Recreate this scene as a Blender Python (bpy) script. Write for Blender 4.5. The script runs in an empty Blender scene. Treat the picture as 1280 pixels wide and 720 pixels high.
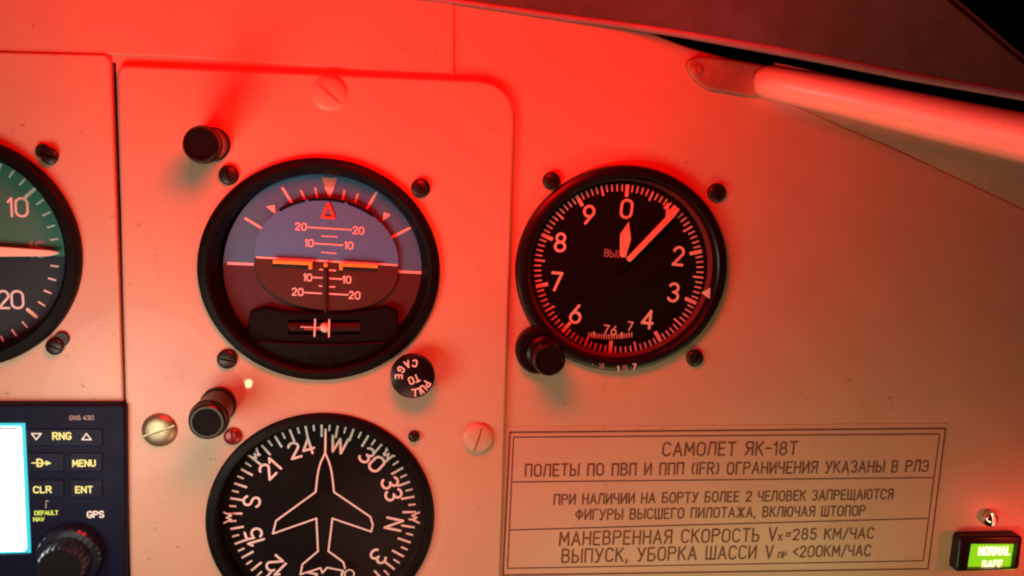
import bpy, math, random
import numpy as np
from mathutils import Matrix, Vector
from mathutils.geometry import tessellate_polygon
random.seed(7)
scene = bpy.context.scene
COL = scene.collection
MM = 0.001
PI = math.pi

# ------------------------------------------------------------------ camera
# Panel frame: u right, v up, w out of the panel towards the viewer (millimetres);
# world = (u, -w, v).  The camera looks at the panel from DIST in front of it.
FPX, DIST = 1150.0, 320.0
PITCH, YAW, ROLL = math.radians(-9.2), math.radians(-7.7), math.radians(2.1)

def _rot():
    cx, sx, cy, sy, cr, sr = (math.cos(PITCH), math.sin(PITCH), math.cos(YAW), math.sin(YAW),
                              math.cos(ROLL), math.sin(ROLL))
    X = np.array([[1, 0, 0], [0, cx, -sx], [0, sx, cx]])
    Y = np.array([[cy, 0, sy], [0, 1, 0], [-sy, 0, cy]])
    Z = np.array([[cr, -sr, 0], [sr, cr, 0], [0, 0, 1]])
    return Y @ X @ Z
RM = _rot()

def P(x, y, w=0.0):
    """where the sight line through (x, y) meets the plane w"""
    d = RM @ np.array([(x - 640) / FPX, -(y - 360) / FPX, -1.0])
    k = (DIST - w) / -d[2]
    return (d[0] * k, d[1] * k)

def world(u, v, w):
    return Vector((u * MM, -w * MM, v * MM))

cam_d = bpy.data.cameras.new("camera")
cam_d.sensor_width = 36.0
cam_d.lens = FPX / 1280 * 36.0
cam_d.clip_start = 0.005
cam_d.dof.use_dof = True
cam_d.dof.focus_distance = 0.336
cam_d.dof.aperture_fstop = 11
cam_d.clip_end = 50
cam = bpy.data.objects.new("camera", cam_d)
COL.objects.link(cam)
A3 = np.array([[1, 0, 0], [0, 0, -1], [0, 1, 0]])
R3 = A3 @ RM
mw = Matrix([list(R3[0]) + [0], list(R3[1]) + [0], list(R3[2]) + [0], [0, 0, 0, 1]])
mw.translation = world(0, 0, DIST)
cam.matrix_world = mw
scene.camera = cam

# ------------------------------------------------------------------ world, exposure, lamps
wd = bpy.data.worlds.new("World")
scene.world = wd
wd.use_nodes = True
wd.node_tree.nodes["Background"].inputs[0].default_value = (1.0, 0.55, 0.42, 1)
wd.node_tree.nodes["Background"].inputs[1].default_value = 0.004
scene.view_settings.view_transform = 'Standard'
scene.view_settings.look = 'None'
scene.view_settings.exposure = 0
scene.view_settings.gamma = 1
scene.render.engine = 'CYCLES'
scene.cycles.use_denoising = True
scene.cycles.filter_width = 2.0
scene.cycles.max_bounces = 6
scene.cycles.sample_clamp_indirect = 4

def lamp(name, kind, pos, aim, energy, color, size=20.0, spot=None, blend=0.5):
    L = bpy.data.lights.new(name, kind)
    L.energy = energy
    L.color = color
    if kind == 'AREA':
        L.shape = 'DISK'
        L.size = size * MM
        if spot:
            L.spread = math.radians(spot)
    else:
        L.shadow_soft_size = size * MM
        if kind == 'SPOT':
            L.spot_size = math.radians(spot)
            L.spot_blend = blend
    o = bpy.data.objects.new(name, L)
    COL.objects.link(o)
    o.location = world(*pos)
    d = world(*aim) - world(*pos)
    o.rotation_euler = d.to_track_quat('-Z', 'Y').to_euler()
    return o

LIGHTS = [       # name, kind, position, aim, power, colour, size, cone, blend
    ("red_flood", 'POINT', (-21.7, 62.8, 130), (0, 0, 0), 1.37, (1.0, 0.002, 0.0015), 34),
    ("red_spot", 'SPOT', (17.9, 65.3, 140), (18.9, 11, 0), 1.18, (1.0, 0.002, 0.0015), 30, 115, 0.9),
    ("fill_lamp", 'POINT', (-112, -120, 105), (0, 0, 0), 0.345, (1.0, 1.0, 0.815), 40),
    ("low_lamp", 'AREA', (145, -195, 84), (140, -80, 0), 0.053, (0.92, 1.0, 0.46), 170),
    ("warm_lamp", 'POINT', (0, -190, 110), (0, 0, 0), 0.19, (1.0, 0.40, 0.29), 30),
    ("side_lamp", 'POINT', (258, -152, 28), (0, 0, 0), 0.040, (1.0, 0.05, 0.045), 4),
    ("added_tube_beam", 'AREA', (95, -30, 300), P(1165, 152, 30) + (30,), 0.0070, (1.0, 0.10, 0.09), 110, 4),  # added unseen beam, shaped only to brighten the tube
    ("pin_lamp", 'POINT', (-67.1, -121.7, 130), (0, 0, 0), 0.06, (1.0, 0.66, 0.30), 1.9),
]
for a in LIGHTS:
    o = lamp(*a[:7], *(a[7:]))
    if a[0] in ("low_lamp", "added_tube_beam"):         # long strips; the second lies parallel to the tube it lights
        o.data.shape = 'RECTANGLE'
        o.data.size_y = (15 if a[0] == "low_lamp" else 3) * MM
        z = -(world(*a[3]) - world(*a[2])).normalized()
        ax_ = Vector((1, 0, 0)) if a[0] == "low_lamp" else world(*P(1290, 174, 34), 34) - world(*P(985, 108, 11), 11)
        y = z.cross(ax_).normalized()
        o.rotation_euler = Matrix((y.cross(z), y, z)).transposed().to_euler()

# ------------------------------------------------------------------ materials
def mat(name, base, rough=0.5, metal=0.0, noise=0.0, nscale=60.0, bump=0.0, bscale=900.0, emit=None, estr=0.0,
        base2=None, coat=0.0, spec=0.5, crough=0.14, chips=None):
    m = bpy.data.materials.new(name)
    m.use_nodes = True
    nt = m.node_tree
    b = nt.nodes["Principled BSDF"]
    b.inputs["Base Color"].default_value = (*base, 1)
    b.inputs["Roughness"].default_value = rough
    b.inputs["Metallic"].default_value = metal
    b.inputs["Coat Weight"].default_value = coat
    b.inputs["Coat Roughness"].default_value = crough
    b.inputs["Specular IOR Level"].default_value = spec
    tc = nt.nodes.new("ShaderNodeTexCoord")
    if noise > 0:
        n = nt.nodes.new("ShaderNodeTexNoise")
        n.inputs["Scale"].default_value = nscale
        n.inputs["Detail"].default_value = 6
        n.inputs["Roughness"].default_value = 0.6
        nt.links.new(tc.outputs["Object"], n.inputs["Vector"])
        r = nt.nodes.new("ShaderNodeValToRGB")
        lo = base2 if base2 else tuple(c * (1 - noise) for c in base)
        r.color_ramp.elements[0].position = 0.32
        r.color_ramp.elements[0].color = (*lo, 1)
        r.color_ramp.elements[1].position = 0.66
        r.color_ramp.elements[1].color = (*base, 1)
        nt.links.new(n.outputs["Fac"], r.inputs["Fac"])
        nt.links.new(r.outputs["Color"], b.inputs["Base Color"])
        mr = nt.nodes.new("ShaderNodeMapRange")
        mr.inputs["To Min"].default_value = min(1, rough * 1.25)
        mr.inputs["To Max"].default_value = rough * 0.8
        nt.links.new(n.outputs["Fac"], mr.inputs["Value"])
        nt.links.new(mr.outputs["Result"], b.inputs["Roughness"])
    if chips:                                   # small worn specks and fine scratches
        last = b.inputs["Base Color"].links[0].from_socket
        for sc_, lo_, st in ((260, .735, (1, 1, 1)), (90, .755, (1, 14, 1)), (75, .76, (11, 1.4, 1))):
            mp = nt.nodes.new("ShaderNodeMapping")
            mp.inputs["Scale"].default_value = st
            mp.inputs["Rotation"].default_value = (0, 0, .35 * st[1])
            nt.links.new(tc.outputs["Object"], mp.inputs["Vector"])
            nz = nt.nodes.new("ShaderNodeTexNoise")
            nz.inputs["Scale"].default_value = sc_
            nz.inputs["Detail"].default_value = 2
            nt.links.new(mp.outputs["Vector"], nz.inputs["Vector"])
            cr = nt.nodes.new("ShaderNodeMapRange")
            cr.inputs["From Min"].default_value = lo_ - .02
            cr.inputs["From Max"].default_value = lo_ + .03
            cr.inputs["To Max"].default_value = 0.55
            nt.links.new(nz.outputs["Fac"], cr.inputs["Value"])
            mx = nt.nodes.new("ShaderNodeMix")
            mx.data_type = 'RGBA'
            nt.links.new(cr.outputs["Result"], mx.inputs["Factor"])
            nt.links.new(last, mx.inputs["A"])
            mx.inputs["B"].default_value = (*chips, 1)
            last = mx.outputs["Result"]
        nt.links.new(last, b.inputs["Base Color"])
    if bump > 0:
        n2 = nt.nodes.new("ShaderNodeTexNoise")
        n2.inputs["Scale"].default_value = bscale
        n2.inputs["Detail"].default_value = 3
        nt.links.new(tc.outputs["Object"], n2.inputs["Vector"])
        bp = nt.nodes.new("ShaderNodeBump")
        bp.inputs["Strength"].default_value = bump
        bp.inputs["Distance"].default_value = 0.0002
        nt.links.new(n2.outputs["Fac"], bp.inputs["Height"])
        nt.links.new(bp.outputs["Normal"], b.inputs["Normal"])
    if emit:
        b.inputs["Emission Color"].default_value = (*emit, 1)
        b.inputs["Emission Strength"].default_value = estr
    return m

def glass_mat():
    m = bpy.data.materials.new("cover_glass")
    m.use_nodes = True
    nt = m.node_tree
    nt.nodes.remove(nt.nodes["Principled BSDF"])
    out = nt.nodes["Material Output"]
    t = nt.nodes.new("ShaderNodeBsdfTransparent")
    g = nt.nodes.new("ShaderNodeBsdfGlossy")
    g.inputs["Roughness"].default_value = 0.16
    f = nt.nodes.new("ShaderNodeLayerWeight")
    f.inputs["Blend"].default_value = 0.10
    mx = nt.nodes.new("ShaderNodeMixShader")
    nt.links.new(f.outputs[0], mx.inputs[0])
    nt.links.new(t.outputs[0], mx.inputs[1])
    nt.links.new(g.outputs[0], mx.inputs[2])
    nt.links.new(mx.outputs[0], out.inputs[0])
    return m

PAINT = (0.62, 0.43, 0.31)
M = dict(
    paint=mat("panel_paint", PAINT, 0.46, noise=0.10, nscale=38, bump=0.18, bscale=1500, coat=0.12, crough=.22, chips=(0.25, 0.17, 0.12)),
    plate=mat("plate_paint", (0.63, 0.44, 0.315), 0.44, noise=0.09, nscale=30, bump=0.18, bscale=1300, coat=0.12, crough=.035, chips=(0.25, 0.17, 0.12)),
    shield=mat("shield_leatherette", (0.095, 0.019, 0.014), 0.6, noise=0.3, nscale=90, bump=0.5, bscale=1200),
    rim=mat("shield_rim", (0.28, 0.20, 0.22), 0.45, noise=0.2, nscale=120),
    wall=mat("wall_lining", (0.44, 0.27, 0.18), 0.7, noise=0.2, nscale=40),
    black=mat("black_bakelite", (0.005, 0.004, 0.005), 0.5, spec=.13, noise=0.3, nscale=140, bump=0.12, bscale=2200),
    blackgloss=mat("black_gloss", (0.010, 0.006, 0.006), 0.30, spec=.38, noise=0.25, nscale=150),
    dial=mat("dial_black", (0.004, 0.0035, 0.004), 0.7, spec=.15, noise=0.2, nscale=90),
    screwdark=mat("blackened_steel", (0.05, 0.036, 0.032), 0.36, metal=0.6, noise=0.4, nscale=500),
    post=mat('post_brown', (0.022, 0.008, 0.006), 0.6, noise=.2, nscale=200),
    lug=mat('lug_shaded_paint', (0.40, 0.22, 0.15), 0.42, noise=.35, nscale=130, bump=.2, bscale=900),  # darker base colour carries the shade on the bracket's right part
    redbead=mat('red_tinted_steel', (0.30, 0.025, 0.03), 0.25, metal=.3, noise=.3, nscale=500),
    ring=mat('ring_grey', (0.16, 0.085, 0.08), 0.35, noise=.2, nscale=200),
    brass=mat("worn_cadmium", (0.46, 0.36, 0.22), 0.36, metal=0.8, noise=0.3, nscale=420, bump=0.2, bscale=2500),
    steel=mat("bright_steel", (0.75, 0.72, 0.68), 0.16, metal=1.0, noise=0.2, nscale=600),
    white=mat("luminous_paint", (0.86, 0.83, 0.82), 0.55, noise=0.12, nscale=500),
    cream=mat("cream_paint", (0.85, 0.76, 0.60), 0.5, noise=0.06, nscale=500),
    dim=mat("worn_lettering", (0.42, 0.36, 0.33), 0.6, noise=0.5, nscale=900),
    sky=mat("sky_blue_face", (0.06, 0.25, 0.48), 0.6, noise=0.1, nscale=60),
    skyin=mat("sky_blue_drum", (0.075, 0.31, 0.68), 0.6, noise=0.1, nscale=60),
    earth=mat("earth_brown_face", (0.070, 0.016, 0.022), 0.6, noise=0.15, nscale=60),
    earthin=mat("earth_brown_drum", (0.062, 0.014, 0.008), 0.6, noise=0.15, nscale=60),
    orange=mat("orange_paint", (0.90, 0.60, 0.09), 0.45, noise=0.05, nscale=400),
    redmark=mat("red_orange_paint", (0.80, 0.10, 0.05), 0.45, noise=0.05, nscale=400),
    pale=mat("pale_grey_paint", (0.45, 0.47, 0.42), 0.5, noise=0.1, nscale=300),
    teal=mat("teal_reflection", (0.05, 0.23, 0.16), 0.55, noise=0.15, nscale=50),  # green reflection in the glass, put into the dial's upper half
    navy=mat("navy_dial", (0.016, 0.026, 0.045), 0.55, noise=0.15, nscale=50),
    gps=mat("navigator_plastic", (0.005, 0.006, 0.028), 0.55, spec=.15, noise=0.25, nscale=90, bump=0.15, bscale=1800),
    key=mat("key_rubber", (0.006, 0.007, 0.030), 0.5, spec=.18, noise=0.2, nscale=120),
    gpsknob=mat('knob_plastic', (0.012, 0.013, 0.026), 0.24, spec=.7, noise=.2, nscale=200),
    keyglow=mat("key_backlight", (0.5, 0.5, 0.2), 0.5, emit=(0.74, 0.80, 0.22), estr=0.5),
    keygreen=mat("key_backlight_green", (0.4, 0.5, 0.1), 0.5, emit=(0.50, 0.66, 0.08), estr=0.55),
    keywhite=mat("key_legend", (0.6, 0.58, 0.55), 0.5, emit=(0.8, 0.76, 0.62), estr=0.35),
    screen=mat("display_glow", (0.5, 0.5, 0.5), 0.3, emit=(0.82, 0.93, 1.0), estr=3.6),
    screenedge=mat("display_edge_glow", (0.05, 0.3, 0.35), 0.3, emit=(0.02, 0.55, 0.72), estr=0.9),
    ink=mat("engraved_fill", (0.12, 0.045, 0.025), 0.6, noise=0.55, nscale=260, base2=(0.20, 0.10, 0.065)),
    green=mat("lit_green_lens", (0.1, 0.3, 0.02), 0.3, emit=(0.24, 0.72, 0.01), estr=0.85),
    lit=mat("lit_lettering", (0.8, 0.9, 0.5), 0.3, emit=(0.95, 1.0, 0.55), estr=1.7),
    void=mat("dark_glass", (0.004, 0.004, 0.004), 0.9),
    ball=mat("ivory_ball", (0.86, 0.80, 0.70), 0.3, noise=0.04, nscale=500),
    slipdark=mat("slip_liquid", (0.03, 0.008, 0.010), 0.5, spec=.2, noise=0.2, nscale=300),
    glass=glass_mat(),
)

# ------------------------------------------------------------------ object helpers
def tag(o, label=None, cat=None, group=None, kind=None):
    if label: o['label'] = label
    if cat: o['category'] = cat
    if group: o['group'] = group
    if kind: o['kind'] = kind
    return o

ORIG = {}

def thing(name, u, v, w, label, cat, group=None):
    o = bpy.data.objects.new(name, None)
    COL.objects.link(o)
    o.empty_display_size = 0.01
    o.location = world(u, v, w)
    o.rotation_euler = (PI / 2, 0, 0)
    ORIG[o.name] = (u, v, w)
    return tag(o, label, cat, group)

class MB:
    """collects points in panel millimetres and faces with material slots"""
    def __init__(self):
        self.v, self.f, self.mi, self.mats = [], [], [], []
    def slot(self, m):
        if m not in self.mats: self.mats.append(m)
        return self.mats.index(m)
    def add(self, pts, faces, m):
        k = len(self.v); s = self.slot(m)
        self.v += [tuple(map(float, p)) for p in pts]
        for f in faces:
            self.f.append([i + k for i in f]); self.mi.append(s)
    def loft(self, rings, m, closed=True, cap0=False, cap1=False):
        n = len(rings[0]); pts = [p for r in rings for p in r]; fs = []
        for i in range(len(rings) - 1):
            for j in range(n if closed else n - 1):
                a, b = i * n + j, i * n + (j + 1) % n
                fs.append((a, b, b + n, a + n))
        if cap0: fs.append(tuple(reversed(range(n))))
        if cap1: fs.append(tuple(range((len(rings) - 1) * n, len(rings) * n)))
        self.add(pts, fs, m)
    def fill(self, loops, w, m):
        """flat face at w from outline + holes (uv lists), facing the viewer"""
        tri = tessellate_polygon([[Vector((p[0], p[1], 0)) for p in lp] for lp in loops])
        pts = [(p[0], p[1], w) for lp in loops for p in lp]
        out = []
        for t in tri:
            a, b, c = (pts[i] for i in t)
            ar = (b[0] - a[0]) * (c[1] - a[1]) - (b[1] - a[1]) * (c[0] - a[0])
            if abs(ar) < 1e-9: continue
            out.append(tuple(t) if ar > 0 else tuple(reversed(t)))
        self.add(pts, out, m)
    def build(self, name, parent=None, origin=None, smooth=32):
        if parent is not None:
            root = parent
            while root.parent: root = root.parent
            o0 = ORIG[root.name]
        else:
            o0 = origin
        me = bpy.data.meshes.new(name)
        me.from_pydata([((p[0] - o0[0]) * MM, (p[1] - o0[1]) * MM, (p[2] - o0[2]) * MM) for p in self.v], [], self.f)
        for m in self.mats: me.materials.append(m)
        me.polygons.foreach_set("material_index", self.mi)
        me.polygons.foreach_set("use_smooth", [True] * len(self.f))
        me.update()
        me.set_sharp_from_angle(angle=math.radians(smooth))
        o = bpy.data.objects.new(name, me)
        COL.objects.link(o)
        if parent is not None:
            o.parent = parent
        else:
            o.location = world(*o0)
            o.rotation_euler = (PI / 2, 0, 0)
            ORIG[o.name] = o0
        return o

def ccw(lp):
    a = sum(lp[i][0] * lp[(i + 1) % len(lp)][1] - lp[(i + 1) % len(lp)][0] * lp[i][1] for i in range(len(lp)))
    return lp if a > 0 else lp[::-1]

def inset(lp, d):
    n = len(lp); out = []
    for i in range(n):
        p0, p1, p2 = lp[i - 1], lp[i], lp[(i + 1) % n]
        d1 = np.array(p1) - np.array(p0); d2 = np.array(p2) - np.array(p1)
        d1 = d1 / (np.linalg.norm(d1) + 1e-12); d2 = d2 / (np.linalg.norm(d2) + 1e-12)
        n1 = np.array((-d1[1], d1[0])); n2 = np.array((-d2[1], d2[0]))
        b = n1 + n2; q = max(0.25, 1 + n1 @ n2)
        out.append(tuple(np.array(p1) + b / q * d))
    return out

def slab(mb, outline, w0, w1, m, bev=0.6, holes=(), steps=4, back=False):
    """plate with a rounded front edge and optional through holes"""
    lp = ccw([tuple(p) for p in outline])
    rings = [[(p[0], p[1], w0) for p in lp]]
    top = lp
    for k in range(steps + 1):
        a = k / steps * PI / 2
        q = inset(lp, bev * (1 - math.cos(a)))
        rings.append([(p[0], p[1], w1 - bev + bev * math.sin(a)) for p in q])
        top = q
    mb.loft(rings, m)
    mb.fill([top] + [list(reversed(ccw(list(h)))) for h in holes], w1, m)
    if back: mb.fill([lp], w0, m)
    for h in holes:
        h = list(reversed(ccw(list(h))))
        mb.loft([[(p[0], p[1], w0) for p in h], [(p[0], p[1], w1) for p in h]], m)

def ell(c, rx, ry, n=72, rot=0.0):
    return [(c[0] + rx * math.cos(2 * PI * i / n) * math.cos(rot) - ry * math.sin(2 * PI * i / n) * math.sin(rot),
             c[1] + rx * math.cos(2 * PI * i / n) * math.sin(rot) + ry * math.sin(2 * PI * i / n) * math.cos(rot)) for i in range(n)]

def pell(cx, cy, rx, ry, w):
    """centre and radii in mm of a round outline seen at (cx, cy)"""
    c = P(cx, cy, w); a = P(cx + rx, cy, w); b = P(cx, cy - ry, w)
    return c, math.dist(c, a), math.dist(c, b)

def lathe(mb, c, prof, m, sx=1.0, sy=1.0, n=72, cap=False, cap0=False):
    """rings (radius, w) about an axis along the panel normal"""
    rings = [[(p[0], p[1], w) for p in ell(c, max(r, 1e-4) * sx, max(r, 1e-4) * sy, n)] for r, w in prof]
    mb.loft(rings, m, cap1=cap, cap0=cap0)

def chaikin(pts, it=3, closed=False):
    pts = [np.array(p, float) for p in pts]
    for _ in range(it):
        q = []
        n = len(pts)
        if not closed: q.append(pts[0])
        for i in range(n if closed else n - 1):
            a, b = pts[i], pts[(i + 1) % n]
            q += [a * .75 + b * .25, a * .25 + b * .75]
        if not closed: q.append(pts[-1])
        pts = q
    return [tuple(p) for p in pts]

_zo = [0]
def ribbon(mb, pts, width, w, m, closed=False, cap=True):
    """flat painted stroke: mitred where it bends gently, round-ended pieces where it turns sharply"""
    pts = [np.array(p[:2], float) for p in pts]
    q = [pts[0]]
    for p in pts[1:]:
        if np.linalg.norm(p - q[-1]) > 1e-5: q.append(p)
    if np.linalg.norm(q[0] - q[-1]) < 1e-5 and len(q) > 3:
        q.pop(); closed = True
    n = len(q)
    if n < 2: return
    sharp = []
    for i in range(n):
        if not closed and i in (0, n - 1): continue
        a = q[i] - q[i - 1]; b = q[(i + 1) % n] - q[i]
        if a @ b / (np.linalg.norm(a) * np.linalg.norm(b)) < 0.35: sharp.append(i)
    if closed and sharp:
        q = q[sharp[0]:] + q[:sharp[0] + 1]
        k0 = sharp[0]; sharp = [i - k0 for i in sharp[1:]]; closed = False; n = len(q)
    cuts = [0] + sharp + [n - 1]
    runs = [q] if closed else [q[cuts[i]:cuts[i + 1] + 1] for i in range(len(cuts) - 1)]
    for i, r in enumerate(runs):
        _stroke(mb, r, width, w, m, closed, cap or len(runs) > 1)

def _stroke(mb, pts, width, w, m, closed, cap):
    n = len(pts)
    if n < 2: return
    _zo[0] = (_zo[0] + 1) % 9
    w = w + 0.006 * _zo[0]
    h = width / 2
    L, Rr = [], []
    for i in range(n):
        a = pts[i] - pts[i - 1] if (i > 0 or closed) else pts[1] - pts[0]
        b = pts[(i + 1) % n] - pts[i] if (i < n - 1 or closed) else pts[-1] - pts[-2]
        a = a / np.linalg.norm(a); b = b / np.linalg.norm(b)
        n1 = np.array((-a[1], a[0])); n2 = np.array((-b[1], b[0]))
        s = n1 + n2; k = max(0.45, 1 + n1 @ n2)
        o = s / k * h
        L.append(pts[i] + o); Rr.append(pts[i] - o)
    V = [(*p, w) for p in L] + [(*p, w) for p in Rr]
    F = []
    for i in range(n if closed else n - 1):
        j = (i + 1) % n
        F.append((i, n + i, n + j, j))
    mb.add(V, F, m)
    if cap and not closed:
        for e, d in ((0, pts[0] - pts[1]), (-1, pts[-1] - pts[-2])):
            d = d / np.linalg.norm(d); nn = np.array((-d[1], d[0])); c = pts[e]
            arc = [c - nn * h * math.cos(t) + d * h * math.sin(t) for t in np.linspace(0, PI, 7)]
            mb.add([(*p, w) for p in arc], [tuple(range(7))], m)

def pline(mb, px, width_px, w, m, closed=False, cap=True):
    k = mmpp(px[0][0], px[0][1], w)
    ribbon(mb, [P(x, y, w) for x, y in px], width_px * k, w, m, closed, cap)

def mmpp(x, y, w):
    a, b, c = P(x, y, w), P(x + 1, y, w), P(x, y + 1, w)
    return (math.dist(a, b) + math.dist(a, c)) / 2

# ------------------------------------------------------------------ stroke lettering
def E(cx, cy, rx, ry, a0=0, a1=360, n=16):
    return [(cx + rx * math.cos(math.radians(a0 + (a1 - a0) * i / n)), cy + ry * math.sin(math.radians(a0 + (a1 - a0) * i / n))) for i in range(n + 1)]
def rr(*p): return chaikin(p, 3)
_O = rr((.31, 1), (.0, 1), (.0, .5), (.0, 0), (.31, 0), (.62, 0), (.62, .5), (.62, 1), (.31, 1))
_O = E(.31, .72, .31, .28, 0, 180, 10) + E(.31, .28, .31, .28, 180, 360, 10) + [(.62, .72)]
_P = [(0, 0), (0, 1), (.36, 1)] + E(.36, .76, .24, .24, 90, -90, 10) + [(0, .52)]
_C = E(.31, .70, .31, .30, 25, 180, 10) + E(.31, .30, .31, .30, 180, 335, 10)
GL = {
 'A': (.66, [[(0, 0), (.33, 1), (.66, 0)], [(.12, .33), (.54, .33)]]),
 'Б': (.58, [[(.5, 1), (0, 1), (0, 0), (.34, 0)] + E(.34, .27, .24, .27, -90, 90, 8) + [(0, .54)]]),
 'B': (.58, [[(0, .53), (0, 1), (.32, 1)] + E(.32, .77, .21, .23, 90, -90, 8) + [(0, .53)], [(.32, .53)] + E(.33, .265, .25, .265, 90, -90, 8) + [(0, 0), (0, .53)]]),
 'Г': (.48, [[(0, 0), (0, 1), (.48, 1)]]),
 'Д': (.72, [[(.0, -.18), (0, 0), (.72, 0), (.72, -.18)], [(.12, 0), (.26, 1), (.6, 1), (.6, 0)]]),
 'E': (.52, [[(.52, 1), (0, 1), (0, 0), (.52, 0)], [(0, .52), (.44, .52)]]),
 'Ж': (.86, [[(.43, 0), (.43, 1)], [(0, 1), (.43, .5), (.86, 1)], [(0, 0), (.43, .5), (.86, 0)]]),
 'З': (.54, [[(0, .86)] + E(.27, .76, .26, .24, 140, -90, 10), [(.27, .52)] + E(.27, .26, .27, .26, 90, -150, 10)]),
 'И': (.60, [[(0, 1), (0, 0), (.6, 1), (.6, 0)]]),
 'Й': (.60, [[(0, 1), (0, 0), (.6, 1), (.6, 0)], [(.18, 1.16), (.3, 1.1), (.42, 1.16)]]),
 'K': (.58, [[(0, 0), (0, 1)], [(.56, 1), (0, .45)], [(.18, .62), (.58, 0)]]),
 'Л': (.60, [[(0, 0), (.16, 1), (.6, 1), (.6, 0)]]),
 'M': (.74, [[(0, 0), (.04, 1), (.37, .3), (.70, 1), (.74, 0)]]),
 'H': (.58, [[(0, 0), (0, 1)], [(.58, 0), (.58, 1)], [(0, .52), (.58, .52)]]),
 'O': (.62, [_O]),
 'П': (.58, [[(0, 0), (0, 1), (.58, 1), (.58, 0)]]),
 'P': (.60, [_P]),
 'C': (.60, [_C]),
 'T': (.58, [[(0, 1), (.58, 1)], [(.29, 1), (.29, 0)]]),
 'У': (.60, [[(0, 1), (.31, .38)], [(.6, 1), (.2, 0), (.04, 0)]]),
 'Ф': (.76, [[(.38, 0), (.38, 1)], E(.38, .55, .38, .3, 0, 360, 20)]),
 'Х': (.58, [[(0, 0), (.58, 1)], [(0, 1), (.58, 0)]]),
 'Ч': (.54, [[(0, 1), (0, .62), (.1, .46), (.54, .46)], [(.54, 1), (.54, 0)]]),
 'Ш': (.80, [[(0, 1), (0, 0), (.8, 0), (.8, 1)], [(.4, 0), (.4, 1)]]),
 'Щ': (.86, [[(0, 1), (0, 0), (.8, 0), (.8, 1)], [(.4, 0), (.4, 1)], [(.8, 0), (.88, 0), (.88, -.16)]]),
 'Ы': (.80, [[(0, 1), (0, 0), (.28, 0)] + E(.28, .26, .22, .26, -90, 90, 8) + [(0, .52)], [(.8, 0), (.8, 1)]]),
 'Ь': (.54, [[(0, 1), (0, 0), (.3, 0)] + E(.3, .26, .24, .26, -90, 90, 8) + [(0, .52)]]),
 'Э': (.58, [E(.27, .70, .31, .30, 155, 0, 10) + E(.27, .30, .31, .30, 0, -155, 10), [(.2, .5), (.58, .5)]]),
 'Ю': (.88, [[(0, 0), (0, 1)], [(0, .5), (.3, .5)], [(x * .93 + .3, y) for x, y in _O]]),
 'Я': (.58, [[(.58, 0), (.58, 1), (.24, 1)] + E(.24, .76, .24, .24, 90, 270, 10) + [(.58, .52)], [(.3, .52), (0, 0)]]),
 'I': (.0, [[(0, 0), (0, 1)]]),
 'F': (.5, [[(0, 0), (0, 1), (.5, 1)], [(0, .52), (.42, .52)]]),
 'R': (.60, [_P, [(.28, .52), (.6, 0)]]),
 'V': (.62, [[(0, 1), (.31, 0), (.62, 1)]]),
 'W': (.92, [[(0, 1), (.22, 0), (.46, .9), (.70, 0), (.92, 1)]]),
 'N': (.62, [[(0, 0), (0, 1), (.62, 0), (.62, 1)]]),
 'S': (.58, [E(.29, .75, .27, .25, 25, 270, 12) + E(.29, .25, .29, .25, 90, -155, 12)]),
 'G': (.64, [_C + [(.62, .42), (.36, .42)]]),
 'D': (.62, [[(0, 0), (0, 1), (.26, 1)] + E(.26, .5, .36, .5, 90, -90, 14) + [(0, 0)]]),
 'U': (.60, [[(0, 1), (0, .3)] + E(.3, .3, .3, .3, 180, 360, 10) + [(.6, 1)]]),
 'L': (.48, [[(0, 1), (0, 0), (.48, 0)]]),
 'X': (.58, [[(0, 0), (.58, 1)], [(0, 1), (.58, 0)]]),
 '(': (.2, [E(.5, .5, .5, .62, 130, 230, 8)]),
 ')': (.2, [E(-.3, .5, .5, .62, 50, -50, 8)]),
 '-': (.4, [[(0, .5), (.4, .5)]]),
 '=': (.42, [[(0, .62), (.42, .62)], [(0, .36), (.42, .36)]]),
 '/': (.42, [[(0, -.05), (.42, 1.05)]]),
 '<': (.42, [[(.42, .8), (0, .5), (.42, .2)]]),
 ',': (.1, [[(.06, .06), (0, -.16)]]),
 '.': (.05, [[(0, 0), (.05, .02)]]),
 '0': (.60, [_O]),
 '1': (.18, [[(0, .78), (.18, 1), (.18, 0)]]),
 '2': (.58, [E(.29, .72, .28, .28, 165, -20, 12) + [(.02, 0), (.58, 0)]]),
 '3': (.56, [E(.27, .76, .26, .24, 150, -90, 10) + E(.27, .26, .29, .26, 90, -155, 12)]),
 '4': (.62, [[(.46, 0), (.46, 1), (0, .3), (.62, .3)]]),
 '5': (.56, [[(.5, 1), (.08, 1), (.04, .56)] + E(.27, .31, .29, .31, 110, -150, 12)]),
 '6': (.58, [E(.29, .30, .29, .30, 150, 510, 24), [(.44, 1), (.04, .44)]]),
 '7': (.56, [[(0, 1), (.56, 1), (.2, 0)]]),
 '8': (.58, [E(.29, .76, .24, .24, -90, 270, 18), E(.29, .26, .29, .26, 90, 450, 18)]),
 '9': (.58, [E(.29, .70, .29, .30, -30, 330, 24), [(.14, 0), (.54, .56)]]),
 '|': (.0, [[(0, 0), (0, 1)]]),
}
for a, b in zip('АВЕКМНОРСТ', 'ABEKMHOPCT'): GL[a] = GL[b]

def layout(s, gap=.24, space=.5, wide=1.0):
    x = 0; out = []
    for ch in s:
        if ch == ' ': x += space; continue
        w, st = GL[ch]; w *= wide
        out.append((x, [[(px * wide, py) for px, py in l] for l in st])); x += w + gap
    return out, x - gap

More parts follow.
